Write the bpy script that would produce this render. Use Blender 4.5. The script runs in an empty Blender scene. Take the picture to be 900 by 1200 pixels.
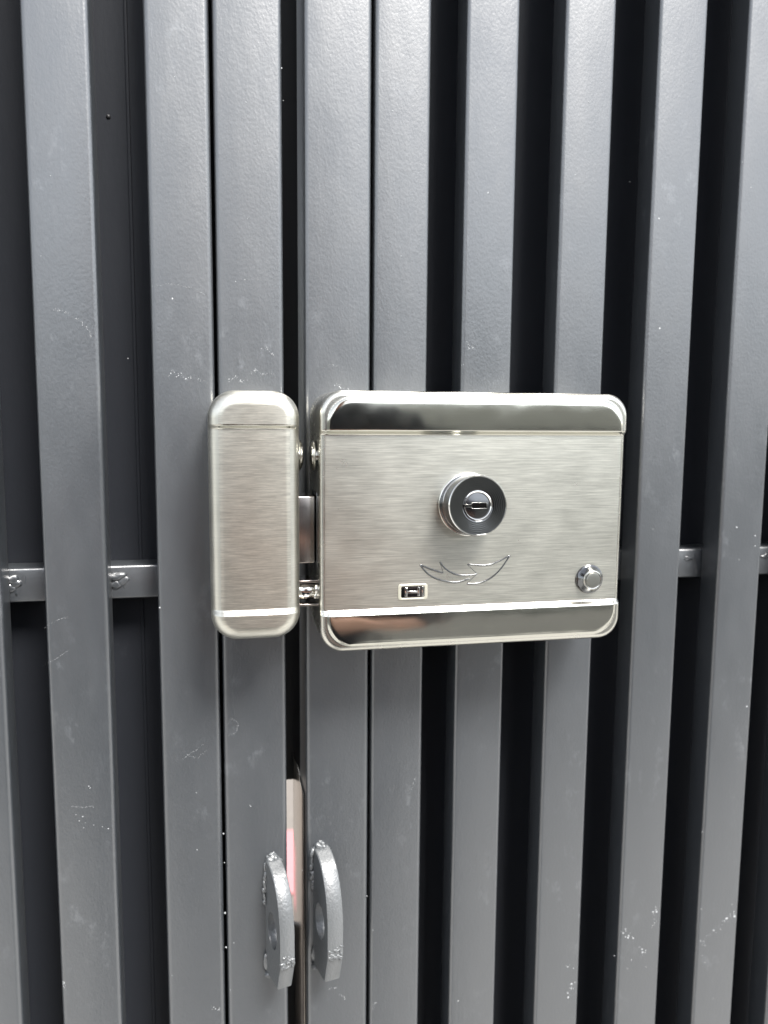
import bpy, bmesh, math, random
from mathutils import Vector, Matrix, Euler
random.seed(7)
C = bpy.context.scene
COL = C.collection
MM = 0.001

# ------------------------------------------------------------------ camera, sky, sun, exposure
cam_d = bpy.data.cameras.new('camera')
cam = bpy.data.objects.new('camera', cam_d); COL.objects.link(cam)
cam_d.sensor_fit = 'VERTICAL'; cam_d.sensor_height = 36.0; cam_d.sensor_width = 27.0
cam_d.lens = 28.2
cam_d.clip_start = 0.01; cam_d.clip_end = 2000
cr, cu, cb = Vector((0.97837811, -0.20668296, 0.00764336)), Vector((0.01691888, 0.11681173, 0.99300996)), Vector((-0.20613107, -0.97140989, 0.11778288))
m = Matrix.Identity(4)
for i in range(3):
    m[i][0], m[i][1], m[i][2] = cr[i], cu[i], cb[i]
m[1][3] = -0.34
cam.matrix_world = m
cam_d.dof.use_dof = True
cam_d.dof.focus_distance = 0.35
cam_d.dof.aperture_fstop = 9.0
C.camera = cam

SUN_EL, SUN_AZ = math.radians(52), math.radians(24)      # up, and to the right of the lane side facing the gate
sun_dir = Vector((math.sin(SUN_AZ) * math.cos(SUN_EL), -math.cos(SUN_AZ) * math.cos(SUN_EL), math.sin(SUN_EL)))
W = bpy.data.worlds.new('World'); C.world = W; W.use_nodes = True
nt = W.node_tree
sky = nt.nodes.new('ShaderNodeTexSky'); sky.sky_type = 'NISHITA'; sky.sun_disc = False
sky.sun_elevation = SUN_EL
sky.sun_rotation = math.atan2(sun_dir.x, sun_dir.y)
sky.air_density = 1.0; sky.dust_density = 0.4; sky.ozone_density = 1.0
bg = nt.nodes['Background']; bg.inputs['Strength'].default_value = 0.055
hs = nt.nodes.new('ShaderNodeHueSaturation'); hs.inputs['Saturation'].default_value = 0.28     # an overcast, nearly white sky
nt.links.new(sky.outputs[0], hs.inputs['Color']); nt.links.new(hs.outputs[0], bg.inputs[0])
sd = bpy.data.lights.new('sun', 'SUN'); sd.energy = 1.5; sd.angle = math.radians(20); sd.color = (1.0, 0.965, 0.92)
so = bpy.data.objects.new('sun', sd); COL.objects.link(so)
so.rotation_euler = sun_dir.to_track_quat('Z', 'Y').to_euler()
C.view_settings.view_transform = 'Standard'; C.view_settings.look = 'None'
C.view_settings.gamma = 1.0; C.view_settings.use_curve_mapping = False
C.view_settings.exposure = 2.97

# ------------------------------------------------------------------ materials
def nodes_of(name):
    mt = bpy.data.materials.new(name); mt.use_nodes = True
    t = mt.node_tree
    return mt, t, t.nodes['Principled BSDF']
def mk(t, kind, **kw):
    n = t.nodes.new(kind)
    for k, v in kw.items():
        if k in n.inputs: n.inputs[k].default_value = v
        else: setattr(n, k, v)
    return n
def coord(t, scale=(1, 1, 1)):
    g = t.nodes.new('ShaderNodeNewGeometry')
    mp = t.nodes.new('ShaderNodeMapping'); mp.inputs['Scale'].default_value = scale
    t.links.new(g.outputs['Position'], mp.inputs['Vector'])
    return mp.outputs[0]
def ramp(t, src, lo, hi, a, b):
    r = t.nodes.new('ShaderNodeMapRange')
    r.inputs['From Min'].default_value = lo; r.inputs['From Max'].default_value = hi
    r.inputs['To Min'].default_value = a; r.inputs['To Max'].default_value = b
    t.links.new(src, r.inputs['Value'])
    return r.outputs[0]
def mixcol(t, fac, a, b):
    x = t.nodes.new('ShaderNodeMix'); x.data_type = 'RGBA'
    x.inputs[6].default_value = (*a, 1); x.inputs[7].default_value = (*b, 1)
    t.links.new(fac, x.inputs[0])
    return x.outputs[2]

def paint(name, base, rough, peel=0.17, dust=0.5, ior=2.05):
    mt, t, p = nodes_of(name)
    big = mk(t, 'ShaderNodeTexNoise', Scale=1.0, Detail=6.0, Roughness=0.65)
    t.links.new(coord(t, (38, 38, 14)), big.inputs['Vector'])
    scuff = mk(t, 'ShaderNodeTexNoise', Scale=1.0, Detail=8.0, Roughness=0.75)
    t.links.new(coord(t, (140, 140, 90)), scuff.inputs['Vector'])
    f = ramp(t, scuff.outputs[0], 0.56, 0.80, 0.0, 1.0)
    mul = mk(t, 'ShaderNodeMath', operation='MULTIPLY'); mul.inputs[1].default_value = dust
    patch = mk(t, 'ShaderNodeTexNoise', Scale=1.0, Detail=3.0)
    t.links.new(coord(t, (22, 22, 13)), patch.inputs['Vector'])
    pm = mk(t, 'ShaderNodeMath', operation='MULTIPLY')
    t.links.new(f, pm.inputs[0]); t.links.new(ramp(t, patch.outputs[0], 0.45, 0.68, 0.0, 1.6), pm.inputs[1])
    t.links.new(pm.outputs[0], mul.inputs[0])
    t.links.new(mixcol(t, mul.outputs[0], base, tuple(min(1, c * 2.0 + 0.035) for c in base)), p.inputs['Base Color'])
    oi = t.nodes.new('ShaderNodeObjectInfo')                           # no two bars are sprayed quite alike
    ra = mk(t, 'ShaderNodeMath', operation='ADD')
    t.links.new(ramp(t, big.outputs[0], 0.3, 0.7, rough - 0.05, rough + 0.06), ra.inputs[0]); t.links.new(ramp(t, oi.outputs['Random'], 0, 1, -0.025, 0.03), ra.inputs[1])
    t.links.new(ra.outputs[0], p.inputs['Roughness'])
    pe = mk(t, 'ShaderNodeTexNoise', Scale=900.0, Detail=2.0)
    t.links.new(coord(t, (1, 1, 0.7)), pe.inputs['Vector'])
    b = mk(t, 'ShaderNodeBump', Strength=peel, Distance=0.0004)
    t.links.new(pe.outputs[0], b.inputs['Height'])
    lo = mk(t, 'ShaderNodeBump', Strength=0.16, Distance=0.002)
    t.links.new(big.outputs[0], lo.inputs['Height']); t.links.new(b.outputs[0], lo.inputs['Normal'])
    t.links.new(lo.outputs[0], p.inputs['Normal'])
    p.inputs['IOR'].default_value = ior      # flake-filled metallic paint: a strong broad gloss over a dark body
    return mt
def metal(name, base, rough, aniso=0.0, streak=0.0, grain=(30, 30, 2600), wear=0.04, wave=0.0):
    mt, t, p = nodes_of(name)
    p.inputs['Metallic'].default_value = 1.0
    big = mk(t, 'ShaderNodeTexNoise', Scale=1.0, Detail=5.0, Roughness=0.6)
    t.links.new(coord(t, (45, 45, 60)), big.inputs['Vector'])
    if streak > 0:
        n = mk(t, 'ShaderNodeTexNoise', Scale=1.0, Detail=4.0, Roughness=0.7)
        t.links.new(coord(t, grain), n.inputs['Vector'])
        f = ramp(t, n.outputs[0], 0.25, 0.75, 0.0, 1.0)
        t.links.new(mixcol(t, f, tuple(c * (1 - streak) for c in base), tuple(min(1, c * (1 + streak)) for c in base)), p.inputs['Base Color'])
        b = mk(t, 'ShaderNodeBump', Strength=min(1, streak * 0.4), Distance=0.00006)
        t.links.new(n.outputs[0], b.inputs['Height']); t.links.new(b.outputs[0], p.inputs['Normal'])
        if wave > 0:                                                   # pressed sheet is never quite flat
            w = mk(t, 'ShaderNodeBump', Strength=wave, Distance=0.001)
            soft = mk(t, 'ShaderNodeTexNoise', Scale=1.0, Detail=1.0)
            t.links.new(coord(t, (55, 55, 70)), soft.inputs['Vector'])
            t.links.new(soft.outputs[0], w.inputs['Height']); t.links.new(w.outputs[0], b.inputs['Normal'])
    else:
        p.inputs['Base Color'].default_value = (*base, 1)
    t.links.new(ramp(t, big.outputs[0], 0.3, 0.7, max(0.02, rough - wear), rough + wear), p.inputs['Roughness'])
    if aniso > 0:
        p.inputs['Anisotropic'].default_value = aniso
        v = mk(t, 'ShaderNodeCombineXYZ'); v.inputs[2].default_value = 1.0      # brushed sideways, so the gloss spreads up and down
        t.links.new(v.outputs[0], p.inputs['Tangent'])
    return mt
def plain(name, base, rough, spec=0.5):
    mt, t, p = nodes_of(name)
    n = mk(t, 'ShaderNodeTexNoise', Scale=40.0, Detail=5.0)
    t.links.new(coord(t), n.inputs['Vector'])
    t.links.new(mixcol(t, n.outputs[0], tuple(c * 0.85 for c in base), tuple(min(1, c * 1.15) for c in base)), p.inputs['Base Color'])
    p.inputs['Roughness'].default_value = rough
    p.inputs['Specular IOR Level'].default_value = spec
    return mt

M = {}
M['grey'] = paint('grey_gate_paint', (0.028, 0.0315, 0.0355), 0.34, 0.17, 0.8)
M['black'] = paint('black_sheet_paint', (0.014, 0.0155, 0.019), 0.45, 0.06, 0.15, 1.22)
M['eye'] = paint('grey_eye_paint', (0.065, 0.07, 0.073), 0.42, 0.6, 0.4)
M['weld'] = paint('grey_weld_paint', (0.075, 0.08, 0.087), 0.32, 0.5, 0.8)
M['chip'] = plain('paint_fleck_glint', (0.30, 0.31, 0.315), 0.35)  # raised paint splatter, its glints put into the pale colour
M['brushed'] = metal('brushed_steel', (0.555, 0.547, 0.49), 0.29, 0.54, 0.34, (60, 60, 1800), 0.02)
M['keeper'] = metal('satin_steel', (0.56, 0.54, 0.475), 0.32, 0.42, 0.34, (110, 110, 1800), 0.015)
M['polish'] = metal('polished_steel', (0.51, 0.505, 0.45), 0.12, 0.4, 0.06, (20, 20, 1500), 0.03, 0.22)
M['edge'] = metal('rounded_steel_edge', (0.54, 0.53, 0.48), 0.26, 0, 0.03)
M['chrome'] = metal('dark_chrome', (0.14, 0.142, 0.145), 0.12, 0)
M['mid_chrome'] = metal('button_chrome', (0.36, 0.355, 0.33), 0.2, 0)
M['bright'] = metal('bright_chrome', (0.75, 0.74, 0.71), 0.12, 0)
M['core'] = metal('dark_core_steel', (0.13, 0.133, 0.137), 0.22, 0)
M['bolt'] = metal('bolt_steel', (0.34, 0.31, 0.29), 0.22, 0.3, 0.05)
M['strip'] = metal('bare_strip_steel', (0.46, 0.41, 0.36), 0.2, 0, 0.45, (900, 900, 14))
M['cap'] = metal('button_cap_steel', (0.26, 0.26, 0.235), 0.36, 0)
M['hole'] = plain('hole_shade_black', (0.0012, 0.0012, 0.0012), 0.8, 0.05)  # near-black colour stands in for the shade inside the holes
M['pale_plastic'] = plain('pale_window_frame', (0.27, 0.26, 0.215), 0.35)
M['rubber'] = plain('black_stop_paint', (0.01, 0.01, 0.011), 0.5)
M['concrete'] = plain('pale_concrete', (0.15, 0.135, 0.12), 0.9, 0.2)
M['paving'] = plain('pale_paving', (0.37, 0.363, 0.345), 0.9, 0.2)
M['asphalt'] = plain('asphalt', (0.06, 0.06, 0.058), 0.9, 0.2)
M['plaster'] = plain('olive_grey_render', (0.36, 0.35, 0.31), 0.9, 0.2)
M['pink'] = plain('pink_plastic', (0.42, 0.17, 0.175), 0.7)
M['skin'] = plain('skin', (0.50, 0.27, 0.19), 0.5)
M['cloth'] = plain('dark_shirt', (0.03, 0.033, 0.04), 0.9, 0.1)
M['trouser'] = plain('dark_trousers', (0.02, 0.022, 0.028), 0.9, 0.1)
M['hair'] = plain('black_hair', (0.012, 0.010, 0.009), 0.5)
M['phone'] = plain('dark_phone', (0.015, 0.016, 0.018), 0.25)

# ------------------------------------------------------------------ helpers
def link(name, me, mat, parent=None, smooth=True):
    o = bpy.data.objects.new(name, me); COL.objects.link(o)
    if mat is not None and not me.materials: me.materials.append(mat)
    if smooth:
        for p in me.polygons: p.use_smooth = True
    if parent is not None: o.parent = parent
    return o
def from_bm(name, bm, mat, parent=None, smooth=True, sharp=35):
    me = bpy.data.meshes.new(name)
    bmesh.ops.recalc_face_normals(bm, faces=bm.faces[:])
    bm.to_mesh(me); bm.free()
    if smooth: me.set_sharp_from_angle(angle=math.radians(sharp))
    return link(name, me, mat, parent, smooth)
def thing(name, label, cat, loc=(0, 0, 0), group=None):
    o = bpy.data.objects.new(name, None); COL.objects.link(o); o.location = loc
    o.empty_display_size = 0.02
    o['label'] = label; o['category'] = cat
    if group: o['group'] = group
    return o
def rrect(x0, x1, y0, y1, r, seg=5):
    pts = []
    for cx, cy, a in ((x1 - r, y1 - r, 0), (x0 + r, y1 - r, 90), (x0 + r, y0 + r, 180), (x1 - r, y0 + r, 270)):
        for k in range(seg + 1):
            t = math.radians(a + 90 * k / seg)
            pts.append((cx + r * math.cos(t), cy + r * math.sin(t)))
    return pts
def add_prism(bm, pts, mapf, a, b):
    lo = [bm.verts.new(mapf(p[0], p[1], a)) for p in pts]
    hi = [bm.verts.new(mapf(p[0], p[1], b)) for p in pts]
    n = len(pts)
    for i in range(n): bm.faces.new((lo[i], lo[(i + 1) % n], hi[(i + 1) % n], hi[i]))
    bm.faces.new(lo); bm.faces.new(hi)
XY = lambda p, q, h: (p * MM, q * MM, h * MM)      # profile in plan, pushed up
YZ = lambda p, q, h: (h * MM, p * MM, q * MM)      # profile in side view, pushed sideways
XZ = lambda p, q, h: (p * MM, h * MM, q * MM)      # profile seen from the front, pushed back
def box(bm, x0, x1, y0, y1, z0, z1, r=0.6):
    """a box with slightly rounded edges, sizes in millimetres"""
    t = bmesh.new()
    bmesh.ops.create_cube(t, size=1)
    for v in t.verts:
        v.co = Vector(((x0 + x1) / 2 + v.co.x * (x1 - x0), (y0 + y1) / 2 + v.co.y * (y1 - y0), (z0 + z1) / 2 + v.co.z * (z1 - z0))) * MM
    if r > 0: bmesh.ops.bevel(t, geom=t.edges[:], offset=r * MM, segments=3, affect='EDGES', profile=0.5)
    me = bpy.data.meshes.new('tmp'); t.to_mesh(me); t.free(); bm.from_mesh(me); bpy.data.meshes.remove(me)
def lathe(bm, prof, seg=64, M4=None, closed=True):
    """prof: (radius, height) pairs in mm; axis is -Y (towards the viewer) before M4"""
    rings = []
    for r, h in prof:
        if r < 1e-6: rings.append([bm.verts.new((0, -h * MM, 0))])
        else: rings.append([bm.verts.new((r * MM * math.cos(2 * math.pi * k / seg), -h * MM, r * MM * math.sin(2 * math.pi * k / seg))) for k in range(seg)])
    new = [v for q in rings for v in q]
    for a, b in zip(rings, rings[1:]):
        if len(a) == 1 and len(b) == 1: continue
        for k in range(seg):
            k2 = (k + 1) % seg
            if len(a) == 1: bm.faces.new((a[0], b[k], b[k2]))
            elif len(b) == 1: bm.faces.new((a[k], b[0], a[k2]))
            else: bm.faces.new((a[k], b[k], b[k2], a[k2]))
    if M4 is not None: bmesh.ops.transform(bm, matrix=M4, verts=new)
def tube_path(bm, pts, r, seg=6, taper=True):
    """a thin round bead along points (mm), for engraved or raised lines"""
    rings = []
    n = len(pts)
    for i, p in enumerate(pts):
        a = Vector(pts[max(0, i - 1)]); b = Vector(pts[min(n - 1, i + 1)])
        d = (b - a).normalized(); s = Vector((0, 1, 0)); u = d.cross(s).normalized()
        rr = r * (0.35 if taper and i in (0, n - 1) else 1.0)
        rings.append([bm.verts.new((Vector(p) + (u * math.cos(2 * math.pi * k / seg) + s * math.sin(2 * math.pi * k / seg)) * rr) * MM) for k in range(seg)])
    for A, B in zip(rings, rings[1:]):
        for k in range(seg): bm.faces.new((A[k], A[(k + 1) % seg], B[(k + 1) % seg], B[k]))
    bm.faces.new(rings[0]); bm.faces.new(rings[-1])
def blob(bm, c, s, sub=2, wob=0.25, rnd=random):
    """a lumpy bead of weld or paint, centre and half sizes in mm"""
    t = bmesh.new(); bmesh.ops.create_icosphere(t, subdivisions=sub, radius=1)
    ph = [rnd.uniform(0, 6.28) for _ in range(6)]
    for v in t.verts:
        q = v.co.copy()
        w = 1 + wob * (math.sin(3.1 * q.x + ph[0]) * math.sin(2.7 * q.z + ph[1]) + 0.6 * math.sin(5.3 * q.y + ph[2]) * math.sin(4.9 * q.x + ph[3]))
        v.co = Vector((c[0] + q.x * s[0] * w, c[1] + q.y * s[1] * w, c[2] + q.z * s[2] * w)) * MM
    me = bpy.data.meshes.new('tmp'); t.to_mesh(me); t.free(); bm.from_mesh(me); bpy.data.meshes.remove(me)

# ------------------------------------------------------------------ the setting: ground, and an unseen lane and wall added for reflections
GZ = -1350.0
bm = bmesh.new(); bmesh.ops.create_grid(bm, x_segments=2, y_segments=2, size=400)
for v in bm.verts: v.co.z = (GZ - 130) * MM
g = from_bm('unseen_road', bm, M['asphalt'], None, False); g['kind'] = 'structure'  # out of view; dark far ground added for the bars to reflect
bm = bmesh.new(); box(bm, -30000, 30000, -2250, 60, GZ - 400, GZ, 15)
g = from_bm('unseen_pavement', bm, M['paving'], None, False); g['kind'] = 'structure'  # out of view; pale near ground added for the lower bars to reflect
bm = bmesh.new(); bmesh.ops.create_grid(bm, x_segments=2, y_segments=2, size=1)
for v in bm.verts: v.co = (v.co.x * 4, 2.56 + v.co.y * 2.48, GZ * MM + 0.004)
g = from_bm('courtyard_floor', bm, M['concrete'], None, False); g['kind'] = 'structure'

wall = thing('unseen_wall', 'unseen olive-grey rendered wall across the lane, added for the steel to reflect', 'wall', (0, -10.5, (GZ - 130) * MM))  # out of view; height shaped by how much sky the steel mirrors
bm = bmesh.new(); box(bm, -30000, 30000, -110, 110, 0, 2700, 8); from_bm('wall_body', bm, M['plaster'], wall, False)
bm = bmesh.new(); box(bm, -30020, 30020, -150, 150, 2704, 2780, 8); from_bm('coping', bm, M['concrete'], wall, False)

# ------------------------------------------------------------------ the gate: two leaves of vertical bars on black sheet
BAR_F, BAR_B = 38.0, 54.5          # front and back of the bars (y, mm)
RAIL_B = 71.0
ZB, ZT = -1300.0, 900.0
def bar_mesh(w, d, r):
    bm = bmesh.new()
    add_prism(bm, rrect(-w / 2, w / 2, 0, d, r, 6), XY, ZB, ZT)
    bmesh.ops.recalc_face_normals(bm, faces=bm.faces[:])
    me = bpy.data.meshes.new('bar'); bm.to_mesh(me); bm.free()
    me.materials.append(M['grey'])
    for p in me.polygons: p.use_smooth = len(p.vertices) == 4
    me.set_sharp_from_angle(angle=math.radians(40))
    return me
left = thing('gate_leaf', 'left grey gate leaf of wide bars over black sheet, carrying the narrow keeper box', 'gate leaf', (-0.02, 0.045, GZ * MM), 'the two leaves of the grey gate')
right = thing('gate_leaf', 'right grey gate leaf of narrower bars over black sheet, carrying the wide lock case', 'gate leaf', (0.06, 0.045, GZ * MM), 'the two leaves of the grey gate')
def put(o, x, y, z, parent):
    """place o at a world point (mm) while it belongs to parent"""
    o.parent = parent
    o.location = Vector((x, y, z)) * MM - parent.location
def keep(o, parent):
    """a mesh built in world millimetres, handed to parent without moving"""
    o.parent = parent; o.location = -Vector(parent.location)
    return o
def copy_bar(me, name, cx, parent, y=BAR_F):
    o = bpy.data.objects.new(name, me); COL.objects.link(o)
    put(o, cx, y, 0, parent); return o

wide, narrow = bar_mesh(27.4, 16.5, 2.4), bar_mesh(25.9, 16.5, 2.0)
stile_l, stile_r = bar_mesh(30.0, 32.6, 2.2), bar_mesh(31.0, 32.6, 2.2)
copy_bar(stile_l, 'stile', 17.3, left); copy_bar(stile_r, 'stile', 57.6, right)
first = bar_mesh(26.4, 16.5, 2.0)
for cx in (-12.9, -62.2, -107.4, -156.5, -205.6, -254.7, -303.8, -352.9, -402.0, -451.1): copy_bar(wide, 'bar', cx, left)
copy_bar(first, 'bar', 87.7, right)
for k in range(14): copy_bar(narrow, 'bar', 130.7 + 48.75 * k, right)

for leaf, x0, x1 in ((left, -472, 2.2), (right, 73.2, 786)):
    bm = bmesh.new(); box(bm, x0 - (0 if leaf is left else 10), x1 + (10 if leaf is left else 0), RAIL_B + 0.4, RAIL_B + 2.4, ZB, ZT, 0); keep(from_bm('back_panel', bm, M['black'], leaf, False), leaf)
    for zc, dz in ((-79.5, 8.1), (760, 14), (-1230, 14)):
        bm = bmesh.new(); box(bm, x0, x1, BAR_B + 0.3, RAIL_B, zc - dz, zc + dz, 1.2)
        rl = keep(from_bm('cross_rail', bm, M['grey'], leaf, True), leaf)
        if zc == -79.5: leaf_rail = rl
    # the weld beads where the bars meet the rail
    xs = (-94.4, -47.2, 2.0) if leaf is left else (257.0, 306.0)
    for i, x in enumerate(xs):
        bm = bmesh.new()
        sx = 4.6 if leaf is left else 3.6
        rw = random.Random(31 + int(x))
        if leaf is left:
            blob(bm, (x + 0.6, BAR_B + 0.2, -76.6), (4.4, 1.5, 2.2), 3, 0.18, rw)
            blob(bm, (x + 2.6, BAR_B + 0.4, -78.6), (3.6, 1.0, 2.4), 3, 0.2, rw)
            blob(bm, (x + 0.2, BAR_B + 0.3, -80.6), (2.6, 1.1, 2.0), 3, 0.2, rw)
        else:
            blob(bm, (x - 0.5, BAR_B + 0.3, -76.8), (2.2, 0.7, 1.2), 3, 0.4, rw)
        blob(bm, (x + 5.0, BAR_B + 0.55, -79.6), (2.8, 0.35, 5.8), 3, 0.4, rw)
        b = from_bm('weld_bead', bm, M['grey'], None, True, 80); b.parent = leaf_rail; b.location = (0, 0, 0)
bm = bmesh.new(); box(bm, -37.4, -35.8, RAIL_B - 0.5, RAIL_B + 0.6, ZB + 60, ZT - 60, 0.3); keep(from_bm('sheet_seam', bm, M['black'], left), left)
bm = bmesh.new(); blob(bm, (-45.5, RAIL_B + 0.3, 138), (1.1, 0.7, 1.1), 2, 0.1); keep(from_bm('rivet', bm, M['rubber'], left), left)
# what closes the slit between the stiles: dark stops above and below, a bare strip on the inner side
bm = bmesh.new(); box(bm, 22.0, 50.0, 101, 105, -207.5, ZT, 0.5); keep(from_bm('stop_strip', bm, M['rubber'], left), left)
bm = bmesh.new(); box(bm, 22.0, 50.0, 101, 105, ZB, -297, 0.5); keep(from_bm('stop_strip', bm, M['rubber'], left), left)
bm = bmesh.new(); box(bm, 41.1, 41.95, 46, 99, ZB, -190, 0.2); keep(from_bm('bare_steel_strip', bm, M['strip'], right), right)

# padlock eyes: thick half discs with a hole, welded edge-on to the stiles
def padlock_eye(cx, zt, zb, depth, thick, tilt, leaf, hz):
    H = zt - zb; zc = (zt + zb) / 2
    n = 40
    outer = []
    def prof(f):
        # f runs 0..1 down the front: an arc, then a straight cut facet, then the flat foot
        if f < 0.72:
            a = f / 0.72 * math.radians(112)
            return (-depth * abs(math.sin(min(a, math.pi / 2))) ** 0.78, H / 2 - H * 0.72 * (1 - math.cos(a)) / (1 - math.cos(math.radians(112))))
        if f < 0.93:
            t = (f - 0.72) / 0.21
            return (-depth * (1 - 0.22 * t), H / 2 - H * (0.72 + 0.25 * t))
        t = (f - 0.93) / 0.07
        return (-depth * 0.78 * (1 - t), -H / 2 + H * 0.03 * (1 - t))
    for k in range(n + 1): outer.append(prof(k / n))
    rh = 9.0
    bm = bmesh.new()
    hc = (-depth * 0.46, hz)
    m_ = n + 1
    inner = []
    for k in range(m_):
        d = Vector((outer[k][0] - hc[0], outer[k][1] - hc[1])); d.normalize()
        inner.append((hc[0] + rh * d.x * 0.78, hc[1] + rh * d.y))
    # close the ring along the welded side
    extra = [(0, -H / 2 + H * j / 12) for j in range(1, 12)]
    for e in extra:
        outer.append(e); d = Vector((e[0] - hc[0], e[1] - hc[1])); d.normalize(); inner.append((hc[0] + rh * d.x * 0.78, hc[1] + rh * d.y))
    N_ = len(outer)
    def ring(pts, h, s=1.0, jit=0.0):
        out = []
        for p in pts:
            out.append(bm.verts.new((h + random.uniform(-jit, jit), (p[0]) * s, p[1] * s)))
        return out
    t2 = thick / 2
    o0, o0b = ring(outer, -t2, 0.985), ring(outer, -t2 + 0.5, 1.0)
    o1b, o1 = ring(outer, t2 - 0.5, 1.0), ring(outer, t2, 0.985)
    i0, i1 = ring(inner, -t2), ring(inner, t2)
    for A, B in ((i0, o0), (o0, o0b), (o0b, o1b), (o1b, o1), (o1, i1), (i1, i0)):
        for k in range(N_): bm.faces.new((A[k], A[(k + 1) % N_], B[(k + 1) % N_], B[k]))
    bmesh.ops.scale(bm, vec=(MM, MM, MM), verts=bm.verts[:])
    o = from_bm('padlock_eye', bm, M['eye'], leaf, True, 40)
    o.rotation_euler = (0, 0, math.radians(tilt))
    put(o, cx, BAR_F + 0.6, zc, leaf)
    rnd = random.Random(int(cx * 10))
    bm = bmesh.new()
    blob(bm, (-0.9, -1.2, H / 2 - 0.2), (2.9, 1.9, 2.2), 3, 0.4, rnd); blob(bm, (1.4, -1.8, H / 2 - 0.9), (2.4, 1.9, 1.9), 3, 0.4, rnd); blob(bm, (0.3, -0.6, H / 2 + 1.6), (1.7, 0.9, 1.2), 3, 0.4, rnd); blob(bm, (1.8, -3.2, H / 2 - 2.6), (3.0, 2.0, 2.0), 2, 0.3, rnd); blob(bm, (-1.5, -3.0, H / 2 - 3.2), (2.4, 1.6, 2.4), 2, 0.3, rnd)
    blob(bm, (3.9, -1.0, H / 2 - 5), (1.2, 1.2, 1.0), 2, 0.3, rnd)
    for q in range(7): blob(bm, (-t2 - 0.2 + rnd.uniform(-0.5, 0.4), -0.4, H / 2 - 4 - 3.1 * q + rnd.uniform(-1, 1)), (rnd.uniform(0.8, 1.9), rnd.uniform(0.7, 1.5), rnd.uniform(1.6, 3.4)), 2, 0.3, rnd)
    w1 = from_bm('weld_bead', bm, M['eye'], None, True, 80); w1.parent = o
    bm = bmesh.new()
    blob(bm, (-1.5, -2.0, -H / 2 - 0.6), (3.2, 2.6, 1.8), 2, 0.35, rnd); blob(bm, (1.6, -1.2, -H / 2 - 0.2), (2.4, 1.8, 1.4), 2, 0.3, rnd); blob(bm, (-3.6, -1.0, -H / 2 + 6), (1.6, 1.3, 4.0), 2, 0.3, rnd)
    w2 = from_bm('weld_bead', bm, M['eye'], None, True, 80); w2.parent = o
    # caked paint on the front edge
    bm = bmesh.new()
    for q in range(26):
        y, z = prof(rnd.choice((rnd.uniform(0.66, 0.75), rnd.uniform(0.70, 0.74))))
        blob(bm, (rnd.uniform(-t2 * 0.85, t2 * 0.85), y - 0.05, z), (rnd.uniform(0.4, 1.3), 0.4, rnd.uniform(0.3, 1.1)), 2, 0.4, rnd)
    fl = from_bm('caked_paint', bm, M['eye'], None, True, 80); fl.parent = o; fl['kind'] = 'stuff'
    return o
padlock_eye(24.8, -217.5, -277.5, 23.0, 7.2, 14, left, -2.0)
padlock_eye(49.0, -214.0, -277.0, 23.0, 7.8, 11, right, -2.0)

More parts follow.
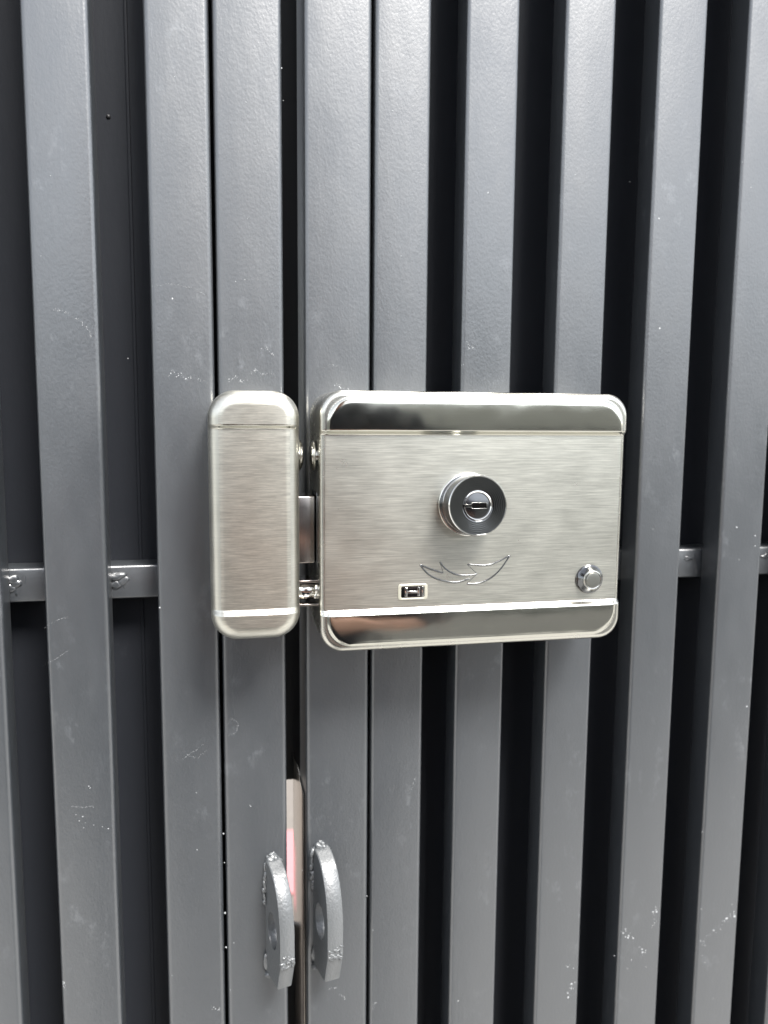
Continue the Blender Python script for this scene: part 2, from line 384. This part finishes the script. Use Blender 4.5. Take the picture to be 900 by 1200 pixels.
# flecks and strokes of spilt paint on the bars, their glints coloured in
STROKES = [([(-67.0, 45.4), (-64.5, 44.8), (-61.1, 43.4), (-57.0, 41.0), (-52.8, 37.1), (-51.9, 33.8)], 0.4), ([(-19.6, 17.8), (-17.3, 20.1), (-15.9, 16.3), (-14.0, 18.6), (-11.8, 16.0), (-8.8, 17.6), (-4.3, 15.4), (-1.7, 14.6)], 0.48), ([(22.0, 30.1), (24.3, 31.7), (26.6, 28.3), (29.3, 26.4)], 0.44), ([(7.1, 15.9), (10.2, 17.9), (12.9, 15.6), (15.6, 16.8)], 0.52), ([(16.8, 19.2), (19.5, 21.2), (21.9, 18.5), (25.8, 20.1), (28.1, 17.4)], 0.48), ([(56.0, 15.2), (58.4, 14.4), (59.6, 12.8), (62.5, 12.5), (63.3, 10.9)], 0.56), ([(51.1, 22.6), (54.3, 24.2), (57.6, 23.1)], 0.28), ([(15.6, 139.2), (16.4, 137.1)], 0.36), ([(16.5, 88.0), (17.6, 89.2)], 0.36), ([(120.9, 36.6), (121.8, 32.5)], 0.44), ([(123.1, 35.0), (124.0, 32.2)], 0.44), ([(118.1, 24.7), (120.2, 26.0)], 0.48), ([(216.6, -282.8), (219.7, -282.2), (222.5, -287.2), (225.2, -289.6)], 0.64), ([(228.6, -293.6), (231.8, -295.6), (229.9, -299.5)], 0.64), ([(235.0, -275.0), (237.9, -271.3), (237.2, -278.4), (234.3, -282.1)], 0.72), ([(268.2, -297.0), (270.7, -293.7), (275.4, -290.1), (279.1, -288.5)], 0.6), ([(279.0, -286.4), (282.7, -283.8), (286.8, -280.7), (288.4, -279.8)], 0.72), ([(286.9, -281.2), (287.2, -285.4)], 0.72), ([(185.9, -318.1), (187.2, -312.7), (189.1, -308.4)], 0.72), ([(184.6, -297.6), (185.7, -299.3)], 0.56), ([(-59.6, -172.5), (-59.2, -174.2)], 0.56), ([(-67.8, -181.8), (-63.7, -182.6), (-58.0, -182.7)], 0.24), ([(-17.1, -163.1), (-13.9, -160.8), (-10.7, -159.0), (-7.5, -156.3)], 0.28), ([(-13.9, -161.7), (-10.0, -162.9), (-5.9, -159.4)], 0.28), ([(3.9, -147.8), (6.0, -144.9), (9.2, -146.4), (8.3, -151.5), (4.6, -152.9)], 0.28), ([(52.5, -292.8), (56.1, -292.0), (57.9, -291.3)], 0.48), ([(58.7, -296.2), (61.9, -299.5)], 0.4), ([(75.9, -307.5), (76.8, -304.7), (78.6, -304.0)], 0.48), ([(94.7, -190.7), (96.0, -186.3), (97.7, -182.8)], 0.32), ([(-5.8, -293.2), (-3.4, -295.5), (-1.7, -295.3)], 0.72), ([(-74.4, -269.2), (-74.2, -273.7)], 0.56), ([(-77.8, -113.4), (-71.9, -110.6), (-66.6, -106.9)], 0.2), ([(-76.4, -96.0), (-71.9, -93.1), (-66.0, -91.0)], 0.24), ([(-25.6, 56.8), (-17.6, 57.9), (-9.5, 56.7), (-2.8, 54.0)], 0.28)]
DOTS = [(-17.0, 51.6, 0.44), (-25.9, -88.7, 0.44), (-14.1, 145.4, 0.26), (16.4, 137.5, 0.26), (10.8, 60.2, 0.22), (15.0, 61.1, 0.22), (219.4, 99.5, 0.53), (222.7, 45.7, 0.44), (173.7, 117.3, 0.33), (129.6, 106.1, 0.35), (202.7, 116.0, 0.22), (189.8, 108.7, 0.22), (-63.1, -187.3, 0.31), (-66.1, -186.1, 0.26), (-64.7, -189.2, 0.24), (-62.1, -190.4, 0.22), (-58.3, -192.0, 0.22), (-54.5, -193.2, 0.22), (-51.9, -194.4, 0.31), (-62.9, -192.8, 0.22), (-11.1, -180.4, 0.24), (-11.3, -209.5, 0.26), (1.4, -202.5, 0.44), (1.6, -217.6, 0.33), (1.6, -244.0, 0.57), (1.8, -262.2, 0.48), (-24.4, -273.5, 0.31), (14.7, -189.8, 0.26), (3.5, -285.4, 0.26), (5.5, -260.4, 0.26), (14.3, -189.3, 0.22), (72.8, -243.8, 0.29), (76.1, -263.0, 0.26), (122.9, -309.9, 0.4), (219.4, -286.2, 0.4), (223.7, -300.7, 0.35), (232.9, -306.1, 0.31), (213.1, -296.6, 0.31), (221.3, -305.5, 0.26), (269.4, -298.2, 0.4), (270.0, -308.8, 0.35), (268.1, -304.3, 0.31), (263.5, -229.1, 0.31), (265.8, -275.4, 0.31), (286.7, -158.0, 0.53), (188.8, -300.7, 0.31), (285.4, -275.2, 0.35), (276.9, -332.2, 0.31), (224.2, -57.3, 0.22), (273.6, -57.4, 0.53), (285.3, -62.3, 0.44), (285.7, -67.9, 0.35), (276.3, -75.2, 0.26), (32.2, 153.2, 0.31), (32.9, 139.6, 0.24), (39.7, -226.0, 0.22), (-36.7, 24.9, 0.22), (-66.2, 100.9, 0.22), (-71.3, 67.5, 0.2), (66.9, 123.2, 0.2), (57.1, 162.7, 0.2), (82.8, 139.3, 0.22), (87.5, 75.0, 0.2), (132.3, 135.7, 0.22), (179.5, 151.2, 0.26), (229.0, 163.3, 0.26), (270.2, 117.5, 0.26), (264.5, 129.6, 0.22)]

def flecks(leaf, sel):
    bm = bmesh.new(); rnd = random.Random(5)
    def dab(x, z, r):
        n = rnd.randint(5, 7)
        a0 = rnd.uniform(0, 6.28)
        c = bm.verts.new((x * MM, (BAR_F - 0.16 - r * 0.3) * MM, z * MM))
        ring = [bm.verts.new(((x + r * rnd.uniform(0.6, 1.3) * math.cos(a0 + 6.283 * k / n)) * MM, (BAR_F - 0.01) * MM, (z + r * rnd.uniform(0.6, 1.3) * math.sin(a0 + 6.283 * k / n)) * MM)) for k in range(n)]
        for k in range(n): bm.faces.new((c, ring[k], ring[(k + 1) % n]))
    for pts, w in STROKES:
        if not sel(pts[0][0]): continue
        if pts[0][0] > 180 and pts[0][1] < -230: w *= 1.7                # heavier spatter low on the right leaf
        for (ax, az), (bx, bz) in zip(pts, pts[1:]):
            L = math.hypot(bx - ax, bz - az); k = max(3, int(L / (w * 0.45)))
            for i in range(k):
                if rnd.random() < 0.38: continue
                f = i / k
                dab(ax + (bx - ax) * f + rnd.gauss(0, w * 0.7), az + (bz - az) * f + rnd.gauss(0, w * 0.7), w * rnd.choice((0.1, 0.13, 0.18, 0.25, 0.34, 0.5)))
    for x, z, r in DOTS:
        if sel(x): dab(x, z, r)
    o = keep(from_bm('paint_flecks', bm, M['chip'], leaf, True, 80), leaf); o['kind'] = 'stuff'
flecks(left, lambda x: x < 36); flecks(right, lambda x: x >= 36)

# ------------------------------------------------------------------ pressed steel cases (lock case and keeper box)
def smooth(a, b, x):
    t = min(1, max(0, (x - a) / (b - a))); return t * t * (3 - 2 * t)
def pressed_case(x0, x1, z0, z1, r, R, back, plateau, classify, zmarks, slant=None, nx=150):
    """A pressed cover: rounded-rectangle outline, edge rounded by R, pressed relief plateau(x, z, s).
    Returns lists of faces by class and the shared vertices."""
    def sdf(x, z):
        cx, cz, hx, hz = (x0 + x1) / 2, (z0 + z1) / 2, (x1 - x0) / 2, (z1 - z0) / 2
        qx, qz = abs(x - cx) - (hx - r), abs(z - cz) - (hz - r)
        return -(math.hypot(max(qx, 0), max(qz, 0)) + min(max(qx, qz), 0) - r)
    rows = set()
    for k in range(41):
        e = r * 1.2 * (1 - math.cos(math.pi / 2 * k / 40)); rows.add(round(z1 - e, 4)); rows.add(round(z0 + e, 4))
    for zm in zmarks:
        for k in range(-16, 17): rows.add(round(zm + 4.0 * k / 16, 4))
    z = z0
    while z < z1: rows.add(round(z, 4)); z += 1.6
    rows = sorted(q for q in rows if z0 <= q <= z1)
    rr = [rows[0]]
    for q in rows[1:]:
        if q - rr[-1] > 0.06: rr.append(q)
    rr[-1] = z1
    us = []
    for k in range(nx + 1):
        t = -1 + 2 * k / nx
        us.append(math.copysign(1 - (1 - abs(t)) ** 1.9, t))
    verts, grid = [], []
    cx = (x0 + x1) / 2
    for z in rr:
        hz = (z1 - z0) / 2; dz = abs(z - (z0 + z1) / 2) - (hz - r)
        w = (x1 - x0) / 2
        if dz > 0: w = w - r + math.sqrt(max(0, r * r - dz * dz))
        row = []
        for u in us:
            x = cx + u * w
            s = max(0.0, sdf(x, z))
            if abs(u) == 1: s = 0.0
            y = R - math.sqrt(max(0, R * R - (R - s) ** 2)) if s < R else 0.0
            row.append(len(verts)); verts.append((x, y + plateau(x, z, s), z))
        grid.append(row)
    faces = {}
    for j in range(len(rr) - 1):
        for i in range(nx):
            q = (grid[j][i], grid[j][i + 1], grid[j + 1][i + 1], grid[j + 1][i])
            xm = sum(verts[v][0] for v in q) / 4; zm = sum(verts[v][2] for v in q) / 4
            faces.setdefault(classify(xm, zm, max(0, sdf(xm, zm))), []).append(q)
    loop = grid[0][:] + [row[-1] for row in grid[1:]] + grid[-1][::-1][1:] + [row[0] for row in grid[1:-1]][::-1]
    side = []
    lo = []
    for v in loop:
        lo.append(len(verts)); verts.append((verts[v][0], back, verts[v][2]))
    n = len(loop)
    for k in range(n): side.append((loop[k], lo[k], lo[(k + 1) % n], loop[(k + 1) % n]))
    faces.setdefault('case', []).extend(side)
    return verts, faces
def piece(name, verts, faces, mat, parent):
    used = {}; vs = []; fs = []
    for f in faces:
        g_ = []
        for v in f:
            if v not in used: used[v] = len(vs); vs.append(tuple(c * MM for c in verts[v]))
            g_.append(used[v])
        fs.append(g_)
    me = bpy.data.meshes.new(name); me.from_pydata(vs, [], fs); me.update()
    bm = bmesh.new(); bm.from_mesh(me)
    bmesh.ops.remove_doubles(bm, verts=bm.verts[:], dist=1e-7)
    bm.to_mesh(me); bm.free()
    me.set_sharp_from_angle(angle=math.radians(60))
    return keep(link(name, me, mat, parent), parent)

# ---- lock
lock = thing('door_lock', 'wide brushed steel lock case with round key knob, push button and arrow emblem', 'lock', (0.115, 0.038, -0.1035))
LX0, LX1, LZ0, LZ1 = 44.2, 186.8, -103.4, 11.2
RECESS = 1.7
def band_dist(x, z):
    """how deep a point lies inside the raised top or bottom band"""
    if z > -46: e = z + 5.6
    else: e = -86.9 - z
    return e
def plateau_depth(x, z):
    """inset distance within the pressed plateau, whose ends are rounder than the case itself"""
    cx, cz, hx, hz, r = (LX0 + LX1) / 2, (LZ0 + LZ1) / 2, (LX1 - LX0) / 2 - 2.7, (LZ1 - LZ0) / 2 - 2.5, 11.5
    qx, qz = abs(x - cx) - (hx - r), abs(z - cz) - (hz - r)
    return -(math.hypot(max(qx, 0), max(qz, 0)) + min(max(qx, qz), 0) - r)
def lock_relief(x, z, s):
    e = band_dist(x, z)
    inner = smooth(-2.3, 0.0, e)
    rim = smooth(0.0, 1.4, plateau_depth(x, z)) * 0.6                     # the band stands a little proud inside its own rim
    zc = 1.5 if z > -46 else -93.7
    bulge = 0.28 * max(0.0, 1 - ((z - zc) / 7.4) ** 2) * smooth(0.2, 3.0, plateau_depth(x, z))
    return RECESS * (1 - inner) - (rim + bulge) * inner
def lock_class(x, z, s):
    e = band_dist(x, z)
    if s < 2.3: return 'case'
    if e > -2.4 and z > -46 and e <= 0.1: return 'step'
    if e > 0.1 and plateau_depth(x, z) > 0.35: return 'top' if z > -46 else 'bottom'
    if e < -2.4: return 'panel'
    return 'case'
V_, F_ = pressed_case(LX0, LX1, LZ0, LZ1, 10.5, 2.6, 38.0, lock_relief, lock_class, (-7.0, -85.6, 7.0, -99.0))
piece('case', V_, F_['case'], M['edge'], lock)
piece('face_panel', V_, F_['panel'], M['brushed'], lock)
piece('polished_band', V_, F_['top'] + F_['step'], M['polish'], lock)
piece('polished_band', V_, F_['bottom'], M['polish'], lock)
FACE = RECESS

# key knob
KN = Matrix.Translation(Vector((111.1, FACE, -38.6)) * MM) @ Matrix.Rotation(math.radians(-3.5), 4, 'X')
bm = bmesh.new()
lathe(bm, [(14.2, -0.6), (14.2, 1.0), (13.9, 1.5), (13.2, 1.7), (13.0, 2.1), (13.2, 2.6), (13.35, 3.2), (13.35, 12.6), (13.2, 13.3), (12.8, 13.7), (12.55, 13.7)] + [(12.5 - 0.2 * k, 13.66 - 0.012 * k + 0.006 * (k % 4 in (1, 2))) for k in range(29)] + [(6.7, 13.2)], 96, KN)
knob = keep(from_bm('knob', bm, M['chrome'], lock, True, 30), lock)
bm = bmesh.new()
lathe(bm, [(6.7, 12.0), (6.7, 13.1), (6.5, 13.4), (6.1, 13.45), (5.8, 13.2), (5.7, 12.6)], 72, KN)
lathe(bm, [(13.15, 13.2), (13.2, 13.55), (12.95, 13.85), (12.6, 13.85), (12.5, 13.55)], 96, KN)
lathe(bm, [(14.25, 0.5), (14.3, 1.0), (14.0, 1.6), (13.6, 1.75), (13.3, 1.7)], 96, KN)
kr = from_bm('knob_ring', bm, M['bright'], None, True, 40); kr.parent = knob
bm = bmesh.new()
lathe(bm, [(5.75, 12.2), (5.7, 12.75), (5.3, 12.9), (0, 12.95)], 64, KN)
kc = from_bm('key_core', bm, M['core'], None, True, 30); kc.parent = knob
# keyhole (its inner shade a black block), its lip and the notch to the left
def on_knob(bm): bmesh.ops.transform(bm, matrix=KN, verts=bm.verts[:])
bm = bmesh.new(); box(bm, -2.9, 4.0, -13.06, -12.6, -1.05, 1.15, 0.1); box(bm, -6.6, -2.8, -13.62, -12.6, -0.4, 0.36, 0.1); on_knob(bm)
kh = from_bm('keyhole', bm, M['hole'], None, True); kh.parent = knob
bm = bmesh.new()
for a in ((-2.9, 4.3, 1.18, 1.33), (-2.9, 4.3, -1.33, -1.18), (4.08, 4.3, -1.3, 1.3), (-2.95, -2.73, 0.4, 1.3), (-2.95, -2.73, -1.3, -0.46), (-5.6, -2.9, 0.38, 0.56), (-5.6, -2.9, -0.62, -0.42)): box(bm, a[0], a[1], -13.2, -12.7, a[2], a[3], 0.05)
on_knob(bm)
kl = from_bm('keyhole_lip', bm, M['mid_chrome'], None, True); kl.parent = knob

# push button
BT = Matrix.Translation(Vector((170.9, FACE, -74.6)) * MM) @ Matrix.Rotation(math.radians(-2), 4, 'X')
bm = bmesh.new()
lathe(bm, [(6.8, -0.4), (6.8, 0.5), (6.6, 0.9), (6.2, 1.05), (5.9, 1.3), (4.5, 3.7), (4.2, 3.85)], 72, BT)
bt = keep(from_bm('push_button', bm, M['chrome'], lock, True, 25), lock)
bm = bmesh.new(); lathe(bm, [(4.5, 3.5), (4.5, 3.95), (4.3, 4.3), (3.95, 4.4), (3.7, 4.3), (3.6, 3.8)], 64, BT)
br = from_bm('button_ring', bm, M['bright'], None, True, 40); br.parent = bt
bm = bmesh.new(); lathe(bm, [(3.55, 3.0), (3.55, 4.65), (3.35, 4.85), (3.0, 4.9), (1.5, 4.92), (0, 4.92)], 48, BT)
bc = from_bm('button_cap', bm, M['cap'], None, True, 30); bc.parent = bt

# pressed arrow emblem, groove shade put into dark metal beads
def curve(pts, n=14):
    P = [Vector((p[0], FACE - 0.02, p[1])) for p in pts]
    if len(P) == 2: return P
    out = []
    for i in range(len(P) - 1):
        a, b = P[i], P[i + 1]
        ta = (P[i + 1] - P[i - 1]) * 0.5 if i > 0 else (b - a)
        tb = (P[i + 2] - P[i]) * 0.5 if i + 2 < len(P) else (b - a)
        for k in range(n):
            t = k / n
            out.append(a * (2*t**3 - 3*t**2 + 1) + ta * (t**3 - 2*t**2 + t) + b * (-2*t**3 + 3*t**2) + tb * (t**3 - t**2))
    out.append(P[-1]); return out
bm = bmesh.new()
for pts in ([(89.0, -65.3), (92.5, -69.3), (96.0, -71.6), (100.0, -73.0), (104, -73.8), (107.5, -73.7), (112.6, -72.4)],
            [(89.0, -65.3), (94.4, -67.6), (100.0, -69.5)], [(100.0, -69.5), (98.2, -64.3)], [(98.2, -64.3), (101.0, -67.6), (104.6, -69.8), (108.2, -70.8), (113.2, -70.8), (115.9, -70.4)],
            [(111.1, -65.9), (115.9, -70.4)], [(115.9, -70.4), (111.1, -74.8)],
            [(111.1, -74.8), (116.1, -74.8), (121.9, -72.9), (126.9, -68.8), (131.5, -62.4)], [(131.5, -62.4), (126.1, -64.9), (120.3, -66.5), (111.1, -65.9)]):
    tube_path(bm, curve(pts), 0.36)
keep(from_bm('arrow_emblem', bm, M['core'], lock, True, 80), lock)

# little window under the knob
wx, wz = 85.9, -77.6
bm = bmesh.new()
o_, i_ = rrect(wx - 6.8, wx + 6.8, wz - 3.7, wz + 3.7, 1.3, 6), rrect(wx - 5.4, wx + 5.4, wz - 2.6, wz + 2.6, 0.7, 6)
mid = rrect(wx - 6.3, wx + 6.3, wz - 3.2, wz + 3.2, 1.1, 6)
rings = [[bm.verts.new(XZ(p[0], p[1], h)) for p in q] for q, h in ((o_, FACE + 0.3), (o_, FACE - 0.3), (mid, FACE - 0.6), (i_, FACE - 0.35), (i_, FACE + 0.2))]
for A, B in zip(rings, rings[1:]):
    for k in range(len(A)): bm.faces.new((A[k], A[(k + 1) % len(A)], B[(k + 1) % len(A)], B[k]))
wf = keep(from_bm('indicator_window', bm, M['pale_plastic'], lock, True, 50), lock)
bm = bmesh.new(); add_prism(bm, rrect(wx - 5.4, wx + 5.4, wz - 2.6, wz + 2.6, 0.7, 4), XZ, FACE - 0.05, FACE + 0.15)
wd = from_bm('window_recess', bm, M['core'], None, False); wd.parent = wf
bm = bmesh.new()
box(bm, wx - 3.6, wx - 2.5, FACE - 0.34, FACE, wz - 2.0, wz + 2.0, 0.1); box(bm, wx + 2.2, wx + 3.3, FACE - 0.34, FACE, wz - 2.0, wz + 2.0, 0.1); box(bm, wx - 2.6, wx + 2.3, FACE - 0.34, FACE, wz - 0.5, wz + 0.4, 0.1); box(bm, wx + 4.2, wx + 5.0, FACE - 0.34, FACE, wz - 2.3, wz + 2.3, 0.1)
wh = from_bm('letter_h', bm, M['bright'], None, True); wh.parent = wf
bm = bmesh.new()
box(bm, wx - 5.3, wx - 3.7, FACE - 0.2, FACE, wz - 2.4, wz + 1.8, 0.1); box(bm, wx - 2.3, wx + 2.0, FACE - 0.2, FACE, wz + 0.9, wz + 1.5, 0.1); box(bm, wx - 2.3, wx + 2.0, FACE - 0.2, FACE, wz - 1.9, wz - 1.0, 0.1)
wk = from_bm('window_slot', bm, M['hole'], None, True); wk.parent = wf

# bolt, roller catch and the side screw
bm = bmesh.new(); box(bm, 30.0, 43.6, 13.0, 27.0, -65.4, -35.2, 0.7)
bo = keep(from_bm('bolt', bm, M['bolt'], lock), lock)
bm = bmesh.new(); box(bm, 43.9, 44.6, 11.0, 29.0, -67.0, -33.5, 0.3); w_ = from_bm('bolt_guide', bm, M['core'], None); w_.parent = bo
bm = bmesh.new()
box(bm, 32.0, 46.0, 14.0, 25.0, -74.6, -73.3, 0.3); box(bm, 32.0, 46.0, 14.0, 25.0, -85.2, -84.2, 0.3)
rc = keep(from_bm('catch_bracket', bm, M['bolt'], lock), lock)
bm = bmesh.new()
RX = Matrix.Translation(Vector((30, 20, -79.2)) * MM) @ Matrix.Rotation(math.radians(-90), 4, 'Z')
lathe(bm, [(0, -1), (3.6, -1), (4.0, -0.4), (4.0, 11.0), (3.6, 11.6), (2.0, 11.7), (2.0, 16), (0, 16)], 40, Matrix.Translation(Vector((46, 20, -79.2)) * MM) @ Matrix.Rotation(math.radians(-90), 4, 'Z'))
ro = from_bm('roller', bm, M['bright'], None, True, 35); ro.parent = rc
bm = bmesh.new(); blob(bm, (44.4, 14.0, -77.6), (1.6, 1.6, 2.4), 2, 0.15); blob(bm, (43.6, 13.6, -80.6), (0.9, 0.9, 1.4), 2, 0.15)
rb = from_bm('catch_pin', bm, M['bright'], None, True, 60); rb.parent = rc
def side_screw(x, y, z, sgn, parent):
    Mx = Matrix.Translation(Vector((x, y, z)) * MM) @ Matrix.Rotation(math.radians(-90 * sgn), 4, 'Z')
    bm = bmesh.new(); lathe(bm, [(2.6, -1.2), (2.6, 0.9), (6.6, 0.9), (6.9, 1.2), (6.4, 1.9), (4.6, 2.7), (2.2, 3.1), (0, 3.2)], 40, Mx)
    return keep(from_bm('side_screw', bm, M['bright'], parent, True, 40), parent)
side_screw(44.2, 14.5, -17.4, 1, lock)

# ---- keeper
kp = thing('lock_keeper', 'narrow upright satin steel keeper box left of the lock case', 'lock keeper', (0.016, 0.038, -0.096))
KX0, KX1, KZ0, KZ1 = -2.4, 36.0, -96.4, 10.6
def keep_relief(x, z, s):
    bow = 0.9 * ((x - 16.8) / 19.2) ** 2
    mid_ = smooth(0, 2.6, z - (-85.2)) * smooth(0, 2.0, -3.6 - z)
    return bow + 1.6 * mid_
def keep_class(x, z, s):
    if s < 4.2: return 'case'
    if -5.6 < z < -3.5: return 'step'
    return 'panel'
V_, F_ = pressed_case(KX0, KX1, KZ0, KZ1, 11.5, 6.2, 38.0, keep_relief, keep_class, (-4.5, -84.0), None, 110)
M['satin_edge'] = metal('satin_steel_edge', (0.56, 0.55, 0.495), 0.36, 0, 0.10, (60, 60, 1800))
for f in F_['case']: pass
piece('case', V_, F_['case'], M['satin_edge'], kp)
piece('face_panel', V_, F_['panel'], M['keeper'], kp)
piece('step_line', V_, F_['step'], M['polish'], kp)
side_screw(35.6, 15.5, -17.0, -1, kp)

# ------------------------------------------------------------------ behind the gate, through the slit
pm = thing('pink_mat', 'pink mat on the pale ground behind the gate, seen through the slit between the stiles', 'mat', (0.20, 1.96, GZ * MM + 0.004))
bm = bmesh.new(); box(bm, -350, 350, -170, 170, 1, 14, 5); from_bm('mat_body', bm, M['pink'], pm)

# ------------------------------------------------------------------ the person whose reflection shows in the polished steel
def person():
    root = thing('person', 'person in dark clothes holding up a phone before the gate, mirrored in the steel', 'person', (0.05, -0.74, GZ * MM))
    J = {}; E_ = []
    def j(n, p, r, par=None):
        J[n] = (len(J), p, r)
        if par: E_.append((J[par][0], J[n][0]))
    j('pelvis', (0, 0, .92), .175); j('waist', (0, .01, 1.06), .165, 'pelvis'); j('chest', (0, .01, 1.26), .185, 'waist'); j('shoulders', (0, 0, 1.40), .11, 'chest')
    j('neck', (0, .015, 1.48), .055, 'shoulders'); j('jaw', (0, .04, 1.55), .07, 'neck'); j('head', (0, .035, 1.64), .088, 'jaw'); j('crown', (0, .02, 1.72), .055, 'head')
    for s, n in ((-1, 'l'), (1, 'r')):
        j('sh' + n, (.17 * s, 0, 1.40), .062, 'shoulders')
        ex, ey, ez = ((.20, .10, 1.11) if s > 0 else (-.25, .12, 1.12))
        j('el' + n, (ex, ey, ez), .043, 'sh' + n)
        wp = (-.03, .355, 1.20) if s > 0 else (-.25, .36, 1.20)
        j('wr' + n, wp, .029, 'el' + n)
        j('pa' + n, ((-.055, .40, 1.245) if s > 0 else (-.225, .40, 1.245)), .028, 'wr' + n)
        j('hip' + n, (.10 * s, 0, .86), .095, 'pelvis'); j('knee' + n, (.11 * s, .02, .48), .062, 'hip' + n); j('ankle' + n, (.11 * s, -.02, .09), .042, 'knee' + n); j('toe' + n, (.13 * s, .15, .035), .036, 'ankle' + n)
        for q in range(4):
            b = J['pa' + n][1]; sg = -1 if s > 0 else 1
            j(f'k{n}{q}', (b[0] + .012 * sg, b[1] + .03, b[2] - .018 + .017 * q), .0095, 'pa' + n)
            j(f't{n}{q}', (b[0] + .038 * sg, b[1] + .036, b[2] - .018 + .017 * q), .008, f'k{n}{q}')
        b = J['pa' + n][1]; j('th' + n, (b[0] + .028 * (-1 if s > 0 else 1), b[1] + .006, b[2] + .052), .0105, 'pa' + n)
    me = bpy.data.meshes.new('body'); me.from_pydata([v[1] for v in J.values()], E_, []); me.update()
    o = bpy.data.objects.new('body', me); COL.objects.link(o)
    o.modifiers.new('skin', 'SKIN').use_smooth_shade = True
    for v, d in zip(me.skin_vertices[0].data, J.values()): v.radius = (d[2], d[2] * (0.72 if d[1][2] > .8 and abs(d[1][0]) < .05 and d[1][2] < 1.45 else 1.0)); v.use_root = False
    me.skin_vertices[0].data[0].use_root = True
    o.modifiers.new('sub', 'SUBSURF').levels = 2
    dg = bpy.context.evaluated_depsgraph_get(); bm2 = bpy.data.meshes.new_from_object(o.evaluated_get(dg))
    o.modifiers.clear(); o.data = bm2; bpy.data.meshes.remove(me); bm2.name = 'body'
    bm2.materials.clear()
    for k in ('skin', 'cloth', 'trouser'): bm2.materials.append(M[k])
    for p in bm2.polygons:
        c = p.center; p.use_smooth = True
        p.material_index = 2 if c.z < .95 else (1 if c.z < 1.46 and not (c.y > .15) else 0)
    o.parent = root
    bm = bmesh.new(); blob(bm, (0, 8, 1672), (98, 102, 88), 3, 0.05); h = from_bm('hair', bm, M['hair'], root, True, 80)
    return root
person()
ph = thing('mobile_phone', 'dark phone held up in front of the person before the gate', 'phone', (-0.02, -0.372, -0.06))
bm = bmesh.new(); add_prism(bm, rrect(-36, 36, -74, 74, 10, 6), XZ, -3.5, 3.5); from_bm('phone_body', bm, M['phone'], ph, True, 40)
